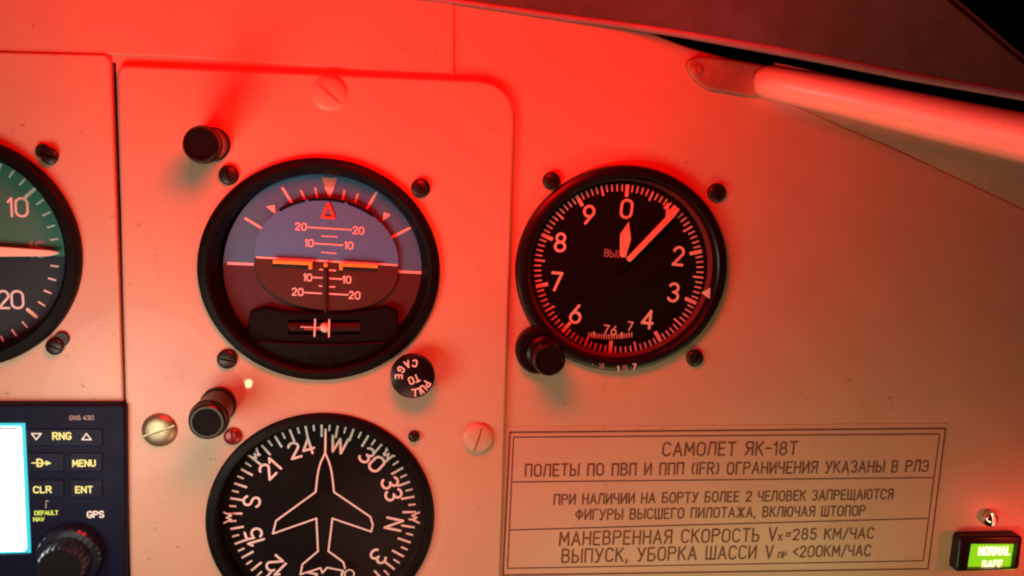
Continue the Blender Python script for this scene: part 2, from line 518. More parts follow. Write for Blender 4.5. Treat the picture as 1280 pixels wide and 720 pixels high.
def text(mb, s, a, b, h, width, w, m, gap=.24, space=.5, wide=1.0, jitter=0.0):
    """letters between image points a and b (middle line) on plane w, cap height h and stroke width in pixels"""
    A, B = np.array(P(*a, w)), np.array(P(*b, w))
    k = mmpp(*a, w); H = h * k
    lay, W = layout(s, gap, space, wide)
    ex = (B - A); Ln = np.linalg.norm(ex); ex = ex / Ln; ey = np.array((-ex[1], ex[0]))
    sx = Ln / W
    for x, st in lay:
        jj = random.uniform(-1, 1) * jitter
        for l in st:
            ribbon(mb, [A + ex * ((x + p[0]) * sx) + ey * ((p[1] - .5 + jj) * H) for p in l], width * k, w, m)

def glyphs(mb, s, c, h, ang, width, w, m, gap=.22, wide=1.0, sy=1.0, slant=0):
    """short string centred on image point c, turned by ang degrees (anticlockwise)"""
    k = mmpp(*c, w); H = h * k; C = np.array(P(*c, w))
    lay, W = layout(s, gap, .4, wide)
    ca, sa = math.cos(math.radians(ang)), math.sin(math.radians(ang))
    for x, st in lay:
        for l in st:
            q = []
            for p in l:
                X = (x + p[0] - W / 2 + slant * (p[1] - .5)) * H; Y = (p[1] - .5) * H
                q.append(C + np.array((X * ca - Y * sa, (X * sa + Y * ca) * sy)))
            ribbon(mb, q, width * k, w, m)

def poly(mb, px, w, m):
    mb.fill([[P(x, y, w) for x, y in px]], w, m)

# ------------------------------------------------------------------ fasteners
def screw_mesh(mb, c, r, w0, h, m, slot_ang=0.0, slot_w=0.16, slot_d=0.5, dome=0.55):
    """slotted domed head; the slot is cut into the surface"""
    xs = sorted(set([-1, -.96, -.9, -.82, -.72, -.6, -.48, -.36, -slot_w - .06, -slot_w, -slot_w * .96, -slot_w * .8, 0,
                     slot_w * .8, slot_w * .96, slot_w, slot_w + .06, .36, .48, .6, .72, .82, .9, .96, 1]))
    ys = list(np.linspace(-1, 1, 27)); nx, ny = len(xs), len(ys)
    ca, sa = math.cos(slot_ang), math.sin(slot_ang)
    V, F = [], []
    for y in ys:
        for x in xs:
            X = x * math.sqrt(max(0, 1 - y * y / 2)); Y = y * math.sqrt(max(0, 1 - x * x / 2))
            rad = min(1, math.hypot(X, Y))
            z = h * (1 - dome) + h * dome * math.sqrt(max(0, 1 - rad ** 2.4))
            if abs(x) <= slot_w * .961 and rad < 1.0: z = min(z, h * (1 - slot_d))
            V.append((c[0] + r * (X * ca - Y * sa), c[1] + r * (X * sa + Y * ca), w0 + z))
    for j in range(ny - 1):
        for i in range(nx - 1):
            F.append((j * nx + i, j * nx + i + 1, (j + 1) * nx + i + 1, (j + 1) * nx + i))
    mb.add(V, F, m)
    edge = [j for j in range(nx)] + [nx * (k + 1) - 1 for k in range(1, ny)] + [nx * ny - 1 - k for k in range(1, nx)] + [nx * (ny - 1 - k) for k in range(1, ny - 1)]
    e = [V[i] for i in edge]
    mb.loft([[(p[0], p[1], w0) for p in e], e], m)

def panel_screw(x, y, rpx, wbase, h, m, label, ang, group, washer=None, slot_w=.16, name='panel_screw', dome=.55):
    c = P(x, y, wbase + h); r = rpx * mmpp(x, y, wbase + h)
    if washer is None:
        mb = MB()
        screw_mesh(mb, c, r, wbase, h, m, math.radians(ang), slot_w, dome=dome)
        o = mb.build(name, origin=(c[0], c[1], wbase))
        return tag(o, label, 'screw', group)
    t = thing(name, c[0], c[1], wbase, label, 'screw', group)
    mb = MB(); screw_mesh(mb, c, r, wbase + 1.2, h, m, math.radians(ang), slot_w, dome=dome); mb.build('screw_head', t)
    mb = MB(); cw = P(x + washer[0], y + washer[1], wbase + 1.2)
    lathe(mb, cw, [(r * .85, wbase), (r * .85, wbase + .9), (r * .75, wbase + 1.2), (0, wbase + 1.2)], m, n=32)
    mb.build('lock_nut', t)
    return t

# ------------------------------------------------------------------ setting: backdrop and side wall
WC, WL = 2.4, 1.8           # front of the centre plate and of the left plate

def px_loop(pts, w): return [P(x, y, w) for x, y in pts]

mb = MB()
mb.fill([px_loop([(-900, -700), (2200, -700), (2200, 1500), (-900, 1500)], -220)], -220, M['void'])
tag(mb.build('background', origin=(0, 0, -220)), kind='structure')

mb = MB()                                           # lining beyond the panel's slanting right edge
rows = [[], [], [], []]
for x, ye, xt, yt, w in ((968, 119, 968, 104, 2), (1040, 151, 1040, 120, 7), (1130, 189, 1130, 138, 12.5), (1210, 227, 1210, 156, 18),
                         (1290, 265, 1290, 174, 23.5), (1400, 315, 1410, 201, 31), (1520, 360, 1540, 230, 40)):
    rows[0].append((*P(x, ye + 6, -1.2), -1.2))
    ym = ye * .55 + yt * .45
    rows[1].append((*P(x, ym, w * .38), w * .38))
    rows[2].append((*P(xt, yt, w), w))
    rows[3].append((*P(xt, yt - 26, w * 1.02), w * 1.02))
mb.loft(rows, M['wall'], closed=False)
tag(mb.build('side_wall', origin=(P(1200, 200, -30) + (-30,))), kind='structure')

# ------------------------------------------------------------------ panel sheets
ADI = pell(400.5, 339, 149.5, 142, WC + 1.5)
HSI = pell(402, 652, 141, 134.5, WC + 1.5)
ALT = pell(780.5, 338.5, 131, 132, 4)
VSI = pell(-54, 317, 154, 149, WL + 3)
def hole(e, k=.93): return ell(e[0], e[1] * k, e[2] * k, 64)

edge_curve = chaikin([(775, 10), (800, 33), (850, 56), (900, 70), (950, 84), (972, 96), (968, 120), (1040, 152), (1130, 190), (1210, 228), (1290, 266), (1400, 316), (1520, 360)], 2)
mb = MB()
slab(mb, px_loop([(-220, -160), (770, -160)] + edge_curve + [(1520, 900), (-220, 900)], 0), -2.5, 0, M['paint'], bev=.7,
     holes=[hole(ADI), hole(HSI), hole(ALT), hole(VSI), px_loop([(139.5, 78), (145, 78), (159.5, 502), (155.5, 502)], 0)])
tag(mb.build('instrument_panel', origin=(P(900, 500, 0) + (0,))),
    'large pale painted panel sheet around the altimeter, red lit above and tan below', 'panel')

mb = MB()
slab(mb, px_loop([(-220, -160), (566.5, -160), (566.5, 92), (420, 84), (222, 71), (140, 68.5), (-220, 57)], .9), 0.02, .9, M['paint'], bev=.3)
tag(mb.build('trim_strip', origin=(P(280, 40, 0) + (0,))), 'plain bright red-lit strip of sheet along the top above both raised plates', 'panel strip')

mb = MB()
slab(mb, px_loop([(-220, 59), (131, 68), (138, 75), (154, 503), (-220, 503)], WL), 0.02, WL, M['plate'], bev=.8, holes=[hole(VSI)])
tag(mb.build('gauge_plate', origin=(P(100, 400, 0) + (0,))), 'plain left plate holding the half-visible green and navy gauge', 'panel plate')

def round_corner(p, a, b, r, n=8):
    p, a, b = (np.array(q, float) for q in (p, a, b))
    s, e = p + (a - p) / np.linalg.norm(a - p) * r, p + (b - p) / np.linalg.norm(b - p) * r
    return [tuple((1 - t) ** 2 * s + 2 * t * (1 - t) * p + t * t * e) for t in np.linspace(0, 1, n)]
mb = MB()
tl, tr, br, bl = (145.5, 80.5), (645, 102), (620, 900), (166, 900)
slab(mb, px_loop([bl] + round_corner(tl, bl, tr, 16) + round_corner(tr, tl, br, 52, 14) + [br], WC), 0.02, WC, M['plate'], bev=1.2, steps=6,
     holes=[hole(ADI), hole(HSI)])
tag(mb.build('gauge_plate', origin=(P(400, 500, 0) + (0,))), 'raised centre plate with rounded corner holding the attitude and heading dials', 'panel plate')

# glare shield: slopes up and out from the top edge of the panel
low = [(380, -22), (480, -5), (560, 4), (600, 10), (700, 25), (780, 36), (850, 47), (960, 67), (1030, 80), (1130, 100), (1280, 126), (1450, 158)]
t = thing('glare_shield', *P(900, 40, 14), 14, 'dark cover overhanging the top right of the panel', 'glare shield')
mb = MB()
lw = [2.2, 2.2, 2.2, 2.2, 2.2, 4, 12, 27, 32, 37, 43, 52]
base = [(*P(x, y, w), w) for (x, y), w in zip(low, lw)]
nb = len(base)
def along(pts, f):
    x = f * (len(pts) - 1); i = min(int(x), len(pts) - 2); t_ = x - i
    return tuple(pts[i][j] * (1 - t_) + pts[i + 1][j] * t_ for j in (0, 1, 2))
rows = []
for k in range(9):
    f = k / 8
    end = .942 - .335 * f                       # the sheet's side edge slants back to the side window
    rows.append([(p[0], p[1] + 1.5 + 62 * f - 12 * f * f, p[2] + .6 + 42 * f + 10 * f * f) for p in (along(base, end * q / 40) for q in range(41))])
mb.loft(rows, M['shield'], closed=False)
top = [[(p[0], p[1] + 2.2, p[2] + .3) for p in r] for r in rows]
mb.loft(list(reversed(top)), M['shield'], closed=False)
mb.build('cover', t)
mb = MB()                                            # rolled front rim
rings = []
for i, p in enumerate(base):
    rr_ = .7 + .9 * min(1, i / 7)
    rings.append([(p[0], p[1] + rr_ + rr_ * math.cos(a), p[2] + rr_ * math.sin(a)) for a in np.linspace(0, 2 * PI, 13)[:-1]])
mb.loft(rings, M['rim'])
mb.build('rolled_rim', t)

# frame tube on its bracket
t = thing('frame_tube', *P(930, 100, 0), 0, 'thick pale red-lit tube running off right from a flat bracket', 'tube')
mb = MB()
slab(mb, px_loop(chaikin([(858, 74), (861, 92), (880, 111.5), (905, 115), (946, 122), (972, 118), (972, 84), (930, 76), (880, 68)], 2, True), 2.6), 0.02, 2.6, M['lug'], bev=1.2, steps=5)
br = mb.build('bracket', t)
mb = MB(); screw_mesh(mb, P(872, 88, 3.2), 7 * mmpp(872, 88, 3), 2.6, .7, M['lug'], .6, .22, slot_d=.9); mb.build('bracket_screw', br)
mb = MB()
axis = [(946, 99, 4.5, 3.0), (951, 100, 5.5, 4.6), (957, 101.5, 7, 5.5), (966, 104, 8.5, 5.7), (985, 108, 10.5, 5.8), (1040, 119, 15, 6.2), (1120, 137, 21, 6.9), (1200, 155, 27, 7.5), (1290, 174.5, 34, 8.1), (1420, 203, 44, 8.8)]
rings = []
for i, (x, y, w, r) in enumerate(axis):
    c = np.array((*P(x, y, w), w))
    i0, i1 = max(0, i - 1), min(len(axis) - 1, i + 1)
    d = np.array((*P(*axis[i1][:2], axis[i1][2]), axis[i1][2])) - np.array((*P(*axis[i0][:2], axis[i0][2]), axis[i0][2]))
    d /= np.linalg.norm(d)
    e1 = np.cross(d, (0, 0, 1)); e1 /= np.linalg.norm(e1); e2 = np.cross(d, e1)
    rings.append([tuple(c + r * (e1 * math.cos(a) + e2 * math.sin(a))) for a in np.linspace(0, 2 * PI, 33)[:-1]])
mb.loft(rings, M['paint'], cap0=True)
mb.build('tube', t, smooth=60)

# ------------------------------------------------------------------ gauges: shared parts
def bezel(t, e, prof, m, name='bezel'):
    mb = MB()
    lathe(mb, e[0], [(k, w) for k, w in prof], m, e[1], e[2], 96)
    return mb.build(name, t)

def cover_glass(t, e, k, w):
    mb = MB()
    mb.fill([ell(e[0], e[1] * k, e[2] * k, 64)], w, M['glass'])
    return mb.build('cover_glass', t)

# --- left gauge
t = thing('dial_gauge', *VSI[0], WL, 'gauge cut off by left edge, green reflection painted on dial above navy, cream pointer', 'gauge')
bezel(t, VSI, [(.93, WL - 7), (1.0, WL), (1.0, WL + 2.4), (.99, WL + 3.4), (.965, WL + 4), (.90, WL + 4), (.875, WL + 3.2), (.845, WL - 5)], M['black'])
wd_ = WL - 4.6
mb = MB()
dc = pell(-50, 318, 136, 132, wd_)
full = ell(dc[0], dc[1], dc[2], 96)
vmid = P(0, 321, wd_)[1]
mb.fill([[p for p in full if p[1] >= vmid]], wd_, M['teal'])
mb.fill([[p for p in full if p[1] < vmid] + [(dc[0][0] + dc[1] * .999, vmid - .01), (dc[0][0] - dc[1] * .999, vmid - .01)][::-1]] if False else [ccw([p for p in full if p[1] <= vmid + .6])], wd_ - .02, M['navy'])
dial = mb.build('dial', t)
mb = MB(); wm = wd_ + .1
for k in range(-14, 15):
    a = math.radians(k * 8.05 + 1)
    if k % 5 == 0:
        r0, r1, lw, col = 109, 123, 4.4, M['cream']
        if k == 0: continue
    else:
        r0, r1, lw, col = 114, 124.5, 2.3, M['white']
    ca, sa = math.cos(a), math.sin(a)
    pline(mb, [(-50 + r0 * ca, 318 - r0 * sa), (-50 + r1 * ca, 318 - r1 * sa)], lw, wm, col, cap=(k % 5 == 0))
glyphs(mb, '10', (22, 259), 23, 0, 3.0, wm, M['white'], gap=.22)
glyphs(mb, '15', (46, 312), 20, 0, 2.2, wm, M['dim'], gap=.22)
glyphs(mb, '20', (13, 374.5), 22, 0, 3.0, wm, M['white'], gap=.16)
mb.build('dial_markings', dial)
mb = MB(); wn = wd_ + 2.4
slab(mb, px_loop([(-60, 305), (0, 308.5), (62, 313), (74, 315.5), (74, 317.5), (60, 320.5), (0, 321), (-60, 322)], wn), wn - .7, wn, M['cream'], bev=.2)
mb.build('pointer', t)
cover_glass(t, VSI, .885, WL + 2.6)

# --- attitude indicator
t = thing('attitude_indicator', *ADI[0], WC, 'round attitude indicator with blue and brown horizon and orange bars', 'gauge')
bz = bezel(t, ADI, [(.93, WC - 8), (1.0, WC), (1.0, WC + 1.0), (.99, WC + 2.0), (.965, WC + 2.6), (.925, WC + 2.6), (.90, WC + 1.9), (.855, WC - 3), (.845, WC - 7)], M['black'])
wf = WC - 6.0
fc = (407, 334)
horizon = lambda x: 329 + (x - 285) * 0.0497          # outer card
hor_in = lambda x: 321.5 + (x - 320) * 0.0565         # inner drum
FULL = [(fc[0] + 128 * math.cos(a), fc[1] + 122 * math.sin(a)) for a in np.linspace(0, 2 * PI, 121)[:-1]]
mb = MB()
up = [p for p in FULL if p[1] < horizon(p[0])]; dn = [p for p in FULL if p[1] >= horizon(p[0])]
up.sort(key=lambda p: math.atan2(p[1] - 333, p[0] - fc[0])); 
poly(mb, [(278, horizon(278))] + up + [(536, horizon(536))], wf, M['sky'])
dn.sort(key=lambda p: math.atan2(p[1] - 333, p[0] - fc[0]))
poly(mb, [(536, horizon(536))] + dn + [(278, horizon(278))], wf, M['earth'])
card = mb.build('horizon_ring', t)
mb = MB(); wm = wf + .12
W_ = M['white']
pline(mb, [(284, 329), (317, 330.4)], 3.4, wm, W_, cap=False)
pline(mb, [(498, 339.4), (531, 341)], 3.4, wm, W_, cap=False)
for a, b, lw in (((306, 272.5), (330, 287), 3.2), ((489, 297), (513, 284.5), 3.2), ((352.5, 234), (365.5, 254.5), 3.2), ((471, 240), (458.5, 261), 3.2),
                 ((376, 237.5), (381, 249.5), 2.2), ((394, 234.5), (396.5, 247.5), 2.2), ((430.5, 237.5), (428.5, 249.5), 2.2), ((447.5, 242), (443.5, 253.5), 2.2)):
    pline(mb, [a, b], lw, wm, W_, cap=False)
poly(mb, [(332.5, 258), (343, 256), (345.5, 269)], wm, W_)
poly(mb, [(478, 276.5), (480, 265), (488.5, 268.5)], wm, W_)
mb.build('bank_markings', card)
mb = MB(); poly(mb, [(401.5, 221), (422, 222), (412.2, 247.5)], wm + .25, M['pale']); poly(mb, [(405.5, 234), (417.8, 234.6), (412.2, 247.5)], wm + .32, W_)
mb.build('sky_pointer', t)
# inner drum face
wi = wf + 1.6
INN = [(408 + 90 * math.cos(a), 322 + (73 if math.sin(a) < 0 else 66) * math.copysign(abs(math.sin(a)) ** (1 if math.sin(a) < 0 else .72), math.sin(a)) + 6 * math.cos(a)) for a in np.linspace(0, 2 * PI, 121)[:-1]]
mb = MB()
iu = sorted([p for p in INN if p[1] < hor_in(p[0])], key=lambda p: p[0]); idn = sorted([p for p in INN if p[1] >= hor_in(p[0])], key=lambda p: -p[0])
poly(mb, [(318, hor_in(318))] + iu + [(498, hor_in(498))], wi, M['skyin'])
poly(mb, [(498, hor_in(498))] + idn + [(318, hor_in(318))], wi, M['earthin'])
lp = ccw(px_loop(INN, wi))
mb.loft([[(p[0], p[1], wf) for p in lp], [(p[0], p[1], wi) for p in lp]], M['black'])
drum = mb.build('horizon_drum', t)
mb = MB(); wm = wi + .12
pline(mb, [(320, hor_in(320)), (497, hor_in(497))], 2.4, wm, W_, cap=False)
for a, b, lw in (((384, 284), (440, 287.3), 2.0), ((402, 295), (422, 296), 1.5), ((392.5, 304.2), (429, 306.4), 2.0), ((401.5, 315.2), (420.5, 316.8), 1.5),
                 ((399, 336.8), (404, 337), 1.8), ((411, 337.6), (420, 338.2), 1.8), ((391, 346.8), (403.5, 347.4), 2.0), ((411.5, 348), (428, 349), 2.0),
                 ((398.5, 357.4), (403, 357.7), 1.8), ((411.5, 358.4), (419, 358.8), 1.8), ((380.5, 365.6), (402.5, 366.8), 2.0), ((411, 367.2), (435.5, 368.6), 2.0)):
    pline(mb, [a, b], lw, wm, W_, cap=False)
for s, c in (('20', (376, 283.2)), ('20', (448, 288)), ('10', (386.5, 303.6)), ('10', (436, 306.8)), ('10', (384.5, 346.8)), ('10', (433.5, 349.6)), ('20', (372, 364.8)), ('20', (443, 369))):
    glyphs(mb, s, c, 8.6, -3, 1.9, wm, W_, gap=.30)
mb.build('pitch_markings', drum)
mb = MB()                                             # dark arc round the top of the drum
for a0, a1 in ((-40, -17), (-14.5, 14.5), (17, 40)):
    pline(mb, [(408 + 91 * math.sin(math.radians(a)), 323 - 74 * math.cos(math.radians(a)) + .06 * 91 * math.sin(math.radians(a))) for a in np.linspace(a0, a1, 10)], 3.6, wi + .3, M['dial'], cap=False)
mb.build('drum_shroud', t)
mb = MB()
pline(mb, [(410.6, 254.5), (403, 271.4), (417.6, 272.4)], 3.4, wi + .5, M['redmark'], closed=True)
mb.build('bank_pointer', t)
# orange aeroplane bars and the black post behind them
wb = wi + 2.2
mb = MB()
slab(mb, px_loop([(341, 325), (390.5, 327.2), (390, 337), (385.5, 336.6), (386, 331.4), (341, 329.6)], wb), wb - .6, wb, M['orange'], bev=.15, steps=2)
slab(mb, px_loop([(424, 328.6), (472, 331), (472, 335.4), (428.5, 333.2), (428, 338), (424, 337.6)], wb), wb - .6, wb, M['orange'], bev=.15, steps=2)
lathe(mb, P(407, 331.5, wb), [(.75, wb - .6), (.75, wb - .1), (.6, wb), (0, wb)], M['orange'], n=20)
mb.build('aircraft_bars', t)
mb = MB()
slab(mb, px_loop([(405.4, 337), (408.8, 337.2), (408.4, 394), (405, 394)], wb - .8), wf + 1.7, wb - .8, M['post'], bev=.2, steps=2)
mb.build('centre_post', t)
# slip indicator
ws = WC - 2.6
mb = MB()
slab(mb, px_loop([(312, 390), (330, 384), (350, 388.5), (380, 391), (430, 391), (462, 388), (482, 383), (496, 388), (500, 424), (496, 430), (314, 430), (308, 420)], ws), wf, ws, M['dial'], bev=.8,
     holes=[px_loop([(360, 400), (450, 400), (450, 418), (360, 418)], ws)])
sl = mb.build('slip_housing', t)
mb = MB()
ax = [P(358, 409, ws - 1.2), P(405, 410.5, ws - 1.2), P(452, 409, ws - 1.2)]
rt = 8.0 * mmpp(405, 410, ws)
rings = []
for f in np.linspace(0, 1, 17):
    c = [(1 - f) ** 2 * ax[0][j] + 2 * f * (1 - f) * ax[1][j] + f * f * ax[2][j] for j in (0, 1)]
    rings.append([(c[0], c[1] + rt * math.cos(a), ws - 2.6 + rt * math.sin(a)) for a in np.linspace(0, 2 * PI, 17)[:-1]])
mb.loft(rings, M['slipdark'])
tube = mb.build('slip_tube', sl)
mb = MB(); cb = P(406.5, 409.5, ws); rb = 6.6 * mmpp(406, 410, ws)
mb.loft([[(cb[0] + rb * math.cos(p) * math.cos(a), cb[1] + rb * math.cos(p) * math.sin(a), ws + rb * math.sin(p)) for a in np.linspace(0, 2 * PI, 25)[:-1]] for p in np.linspace(-1.5, 1.5, 13)], M['ball'])
mb.build('slip_ball', sl)
mb = MB()
pline(mb, [(394, 398.5), (393, 421)], 2.2, ws + 1.2, W_, cap=False)
pline(mb, [(411.6, 399), (411, 421.5)], 2.2, ws + rb + .3, W_, cap=False)
pline(mb, [(376, 408.6), (400, 409.6)], 1.3, ws + .7, W_, cap=True)
pline(mb, [(381, 411.4), (400, 411.8)], 1.1, ws + .7, M['redmark'], cap=True)
mb.build('slip_marks', sl)
# lower mask
wk = WC - 1.4
mb = MB()
mpx = [(296, 440), (306, 428), (330, 425), (355, 428), (405, 430), (460, 428.5), (482, 427), (497, 432), (512, 441), (488, 466), (455, 478), (404, 482), (350, 478), (318, 464)]
slab(mb, px_loop(chaikin(mpx, 2, True), wk), wf, wk, M['black'], bev=.7)
mk = mb.build('lower_mask', t)
mb = MB(); slab(mb, px_loop([(386, 448), (420, 448.5), (419, 471), (387, 470.5)], wk + .5), wk, wk + .5, M['dial'], bev=.2)
mb.build('name_plate', mk)
for x, y in ((307, 434), (490, 438.5)):
    mb = MB(); screw_mesh(mb, P(x, y, wk + .6), 4.8 * mmpp(x, y, wk), wk, .6, M['steel'], .7, .16); mb.build('mask_screw', mk)
# caging knob
ck = (516, 471.5); wkn = WC + 7.5
c, r, _ = pell(*ck, 28, 28, wkn)
mb = MB(); lathe(mb, c, [(r * .7, WC), (r * .7, WC + 4), (r, WC + 4.2), (r, wkn - .7), (r * .97, wkn - .2), (r * .92, wkn), (0, wkn)], M['blackgloss'], n=48)
kn = mb.build('caging_knob', t)
mb = MB()
CENT = ck
def ring_char(ch, ang, rad, inward):
    a = math.radians(ang)
    pos = (CENT[0] + rad * math.cos(a), CENT[1] - rad * math.sin(a))
    glyphs(mb, ch, pos, 8.2, ang + (90 if inward else -90), 2.0, wkn + .1, W_)
for ch, a in zip('CAGE', (82, 113, 147, 178)): ring_char(ch, a, 17.5, True)
for ch, a in zip('PULL', (-27, -48, -68, -87)): ring_char(ch, a, 19.5, False)
glyphs(mb, 'TO', (517.5, 474.3), 8.6, 204, 2.0, wkn + .1, W_, gap=.28)
mb.build('knob_lettering', kn)
cover_glass(t, ADI, .90, WC + 1.7)

# --- heading indicator
t = thing('heading_indicator', *HSI[0], WC, 'black compass dial with white aeroplane outline and W near the top', 'gauge')
bezel(t, HSI, [(.93, WC - 8), (1.0, WC), (1.0, WC + .9), (.985, WC + 1.9), (.96, WC + 2.3), (.918, WC + 2.3), (.905, WC + 1.7), (.90, WC - 6.5)], M['black'])
wf = WC - 6.0
cc = (403, 641); SQ = .95
mb = MB(); d = pell(402, 645, 131, 125, wf); mb.fill([ell(d[0], d[1], d[2], 96)], wf, M['dial'])
card = mb.build('compass_card', t)
mb = MB(); wm = wf + .1
TOP = 9.5
for k in range(72):
    a = math.radians(TOP + k * 5)
    r0, r1, lw = (100, 117, 2.8) if k % 2 == 0 else (108, 117, 2.3)
    sa, ca = math.sin(a), math.cos(a)
    pline(mb, [(cc[0] + r0 * sa, cc[1] - r0 * SQ * ca), (cc[0] + r1 * sa, cc[1] - r1 * SQ * ca)], lw, wm, W_, cap=False)
for s, k in (('W', 0), ('30', 1), ('33', 2), ('N', 3), ('3', 4), ('6', 5), ('E', 6), ('12', 8), ('15', 9), ('S', 9 + 0), ('21', 10), ('24', 11)):
    pass
for s, deg in (('W', 0), ('30', 30), ('33', 60), ('N', 90), ('3', 120), ('6', 150), ('E', 180), ('12', 210), ('15', 240), ('S', 270), ('21', 300), ('24', 330)):
    a = TOP + deg; R_ = 90.5
    pos = (cc[0] + R_ * math.sin(math.radians(a)) + 5.5 * max(0, math.cos(math.radians(a))), cc[1] - R_ * SQ * math.cos(math.radians(a)))
    glyphs(mb, s, pos, 19.5, -a - 4, 3.1, wm, W_, gap=.22, wide=1.08)
mb.build('card_markings', card)
mb = MB(); wx = WC - 3.5
for ang in (-90, -45, 45, 90, 135, 225):
    a = math.radians(ang); sa, ca = math.sin(a), math.cos(a)
    q = [(402 + rr_ * sa + tt * ca, 647 - (rr_ * ca - tt * sa) * SQ) for rr_, tt in ((122, -7), (113, -2.5), (119, 0), (113, 2.5), (122, 7))]
    mb = MB(); pline(mb, q, 2.2, wx, M['white']); mb.build('reference_mark', t)
mb = MB(); wp = WC - 1.5
left = [(406.5, 566), (398, 584), (394.5, 615), (345, 651), (341, 667), (395.5, 648), (397.5, 689), (378, 705.5), (375.5, 718), (400.5, 710)]
right = [(406.5, 566), (414, 584), (417.5, 615), (463, 646), (466, 656), (464, 664.5), (415.5, 648), (410.5, 689), (429, 702.5), (432.5, 714), (409, 709.5)]
left = left[:1] + chaikin(left[0:3], 2)[1:-1] + left[2:]; right = right[:1] + chaikin(right[0:3], 2)[1:-1] + right[2:]
pline(mb, [(407, 537), (406.5, 566)], 2.6, wp, W_)
pline(mb, left, 2.3, wp, W_); pline(mb, right, 2.3, wp, W_)
pline(mb, [(400.5, 710), (403, 716), (409, 709.5)], 2.3, wp, W_)
mb.build('aeroplane_outline', t)
mb = MB(); c = P(437, 716, WC - 1); r = 7 * mmpp(437, 716, WC)
lathe(mb, c, [(r, wf), (r, WC - .6), (r * .8, WC - .1), (r * .5, WC), (0, WC)], M['black'], n=24)
ribbon(mb, ell(c, r * .8, r * .8, 24), .5, WC + .05, W_, closed=True)
mb.build('setting_pin', t)
cover_glass(t, HSI, .904, WC + 1.3)

# --- altimeter
t = thing('altimeter', *ALT[0], 0, 'black altimeter with pale numerals, two pale pointers and knob lower left', 'gauge')
bezel(t, ALT, [(.93, -8), (1.0, 0), (1.0, 1.6), (.985, 2.9), (.95, 3.5), (.91, 3.5), (.895, 2.9), (.888, 1.0), (.883, -2.8)], M['blackgloss'])
wf = -2.4
mb = MB(); lathe(mb, ALT[0], [(.882, -.3), (.870, -.1), (.846, -2.3)], M['ring'], ALT[1], ALT[2], 96)
mb.build('retaining_ring', t)
ac = (773.5, 336); RT = -6.0
mb = MB(); d = pell(776, 337, 117, 117, wf); mb.fill([ell(d[0], d[1], d[2], 96)], wf, M['dial'])
dial = mb.build('dial', t)
mb = MB(); wm = wf + .1
for k in range(100):
    a = math.radians(-RT + k * 3.6)
    if k % 10 == 0: r0, r1, lw = 90.5, 106, 4.6
    elif k % 5 == 0: r0, r1, lw = 93, 106, 2.4
    else: r0, r1, lw = 97, 106, 1.9
    sa, ca = math.sin(a), math.cos(a)
    pline(mb, [(ac[0] + r0 * sa, ac[1] - r0 * ca), (ac[0] + r1 * sa, ac[1] - r1 * ca)], lw, wm, W_, cap=False)
for s, c in (('0', (783, 261)), ('1', (832, 266)), ('2', (848, 320)), ('3', (842, 365.5)), ('4', (809.5, 399.5)), ('6', (719.5, 392.5)), ('7', (695.5, 352)), ('8', (700.5, 303)), ('9', (736, 268.5))):
    glyphs(mb, s, c, 21.5, -3.5, 3.4, wm, W_, wide=.98)
glyphs(mb, 'ВЫС', (766.5, 317), 8.5, -5, 1.5, wm, M['dim'], gap=.26)
glyphs(mb, '76', (762.5, 412.5), 10.5, -6, 1.7, wm, W_, gap=.36); glyphs(mb, '7', (787.5, 408), 10.5, -6, 1.6, wm, W_)
for i in range(18):
    x = 736 + i * 3.15
    y = 419 + 2.6 * math.sin(math.pi * i / 17) - .5
    lw = 2.3 if i in (2, 13) else 1.3
    dy = -5 if i in (2, 13) else -3
    pline(mb, [(x, y + dy), (x + .2, y + 3)], lw, wm, W_, cap=False)
mb.build('dial_markings', dial)
mb = MB(); wn = wf + 1.6
slab(mb, px_loop([(778, 322), (782.5, 321.5), (789, 299), (786.5, 277), (775.5, 293), (775, 320)], wn), wn - .5, wn, M['cream'], bev=.15, steps=2)
mb.build('short_pointer', t)
mb = MB(); wn = wf + 2.8
dx, dy = 844 - 785, 265 - 326; L_ = math.hypot(dx, dy); nx, ny = -dy / L_, dx / L_
out = []
for f, hw in ((0, 2.0), (.02, 3.4), (.6, 3.6), (.95, 3.8), (1.03, 2.8), (1.08, .8)): out.append((785 + dx * f + nx * hw, 326 + dy * f + ny * hw))
for f, hw in ((1.08, .8), (1.03, 2.8), (.95, 3.8), (.6, 3.6), (.02, 3.4), (0, 2.0)): out.append((785 + dx * f - nx * hw, 326 + dy * f - ny * hw))
slab(mb, px_loop(out, wn), wn - .5, wn, M['cream'], bev=.15, steps=2)
mb.build('long_pointer', t)
mb = MB(); c = P(777, 331, wn - 1.5); lathe(mb, c, [(2.4, wf), (2.4, wn - 1.4), (2.1, wn - 1), (0, wn - 1)], M['dial'], n=28); mb.build('pointer_hub', t)
mb = MB(); poly(mb, [(876.5, 366), (888, 359.5), (887, 373.5)], 3.15, W_)
mb.build('index_bug', t)
mb = MB()
for s, c, col in (('.', (741, 452), M['dim']), ('Н', (752, 457.5), M['dim']), ('1', (772.5, 461), W_), ('11', (781, 460), M['dim']), ('7', (793, 458.5), W_)):
    glyphs(mb, s, c, 6.5, 3, 1.5, 3.6, col, gap=.3)
mb.build('bezel_lettering', t)
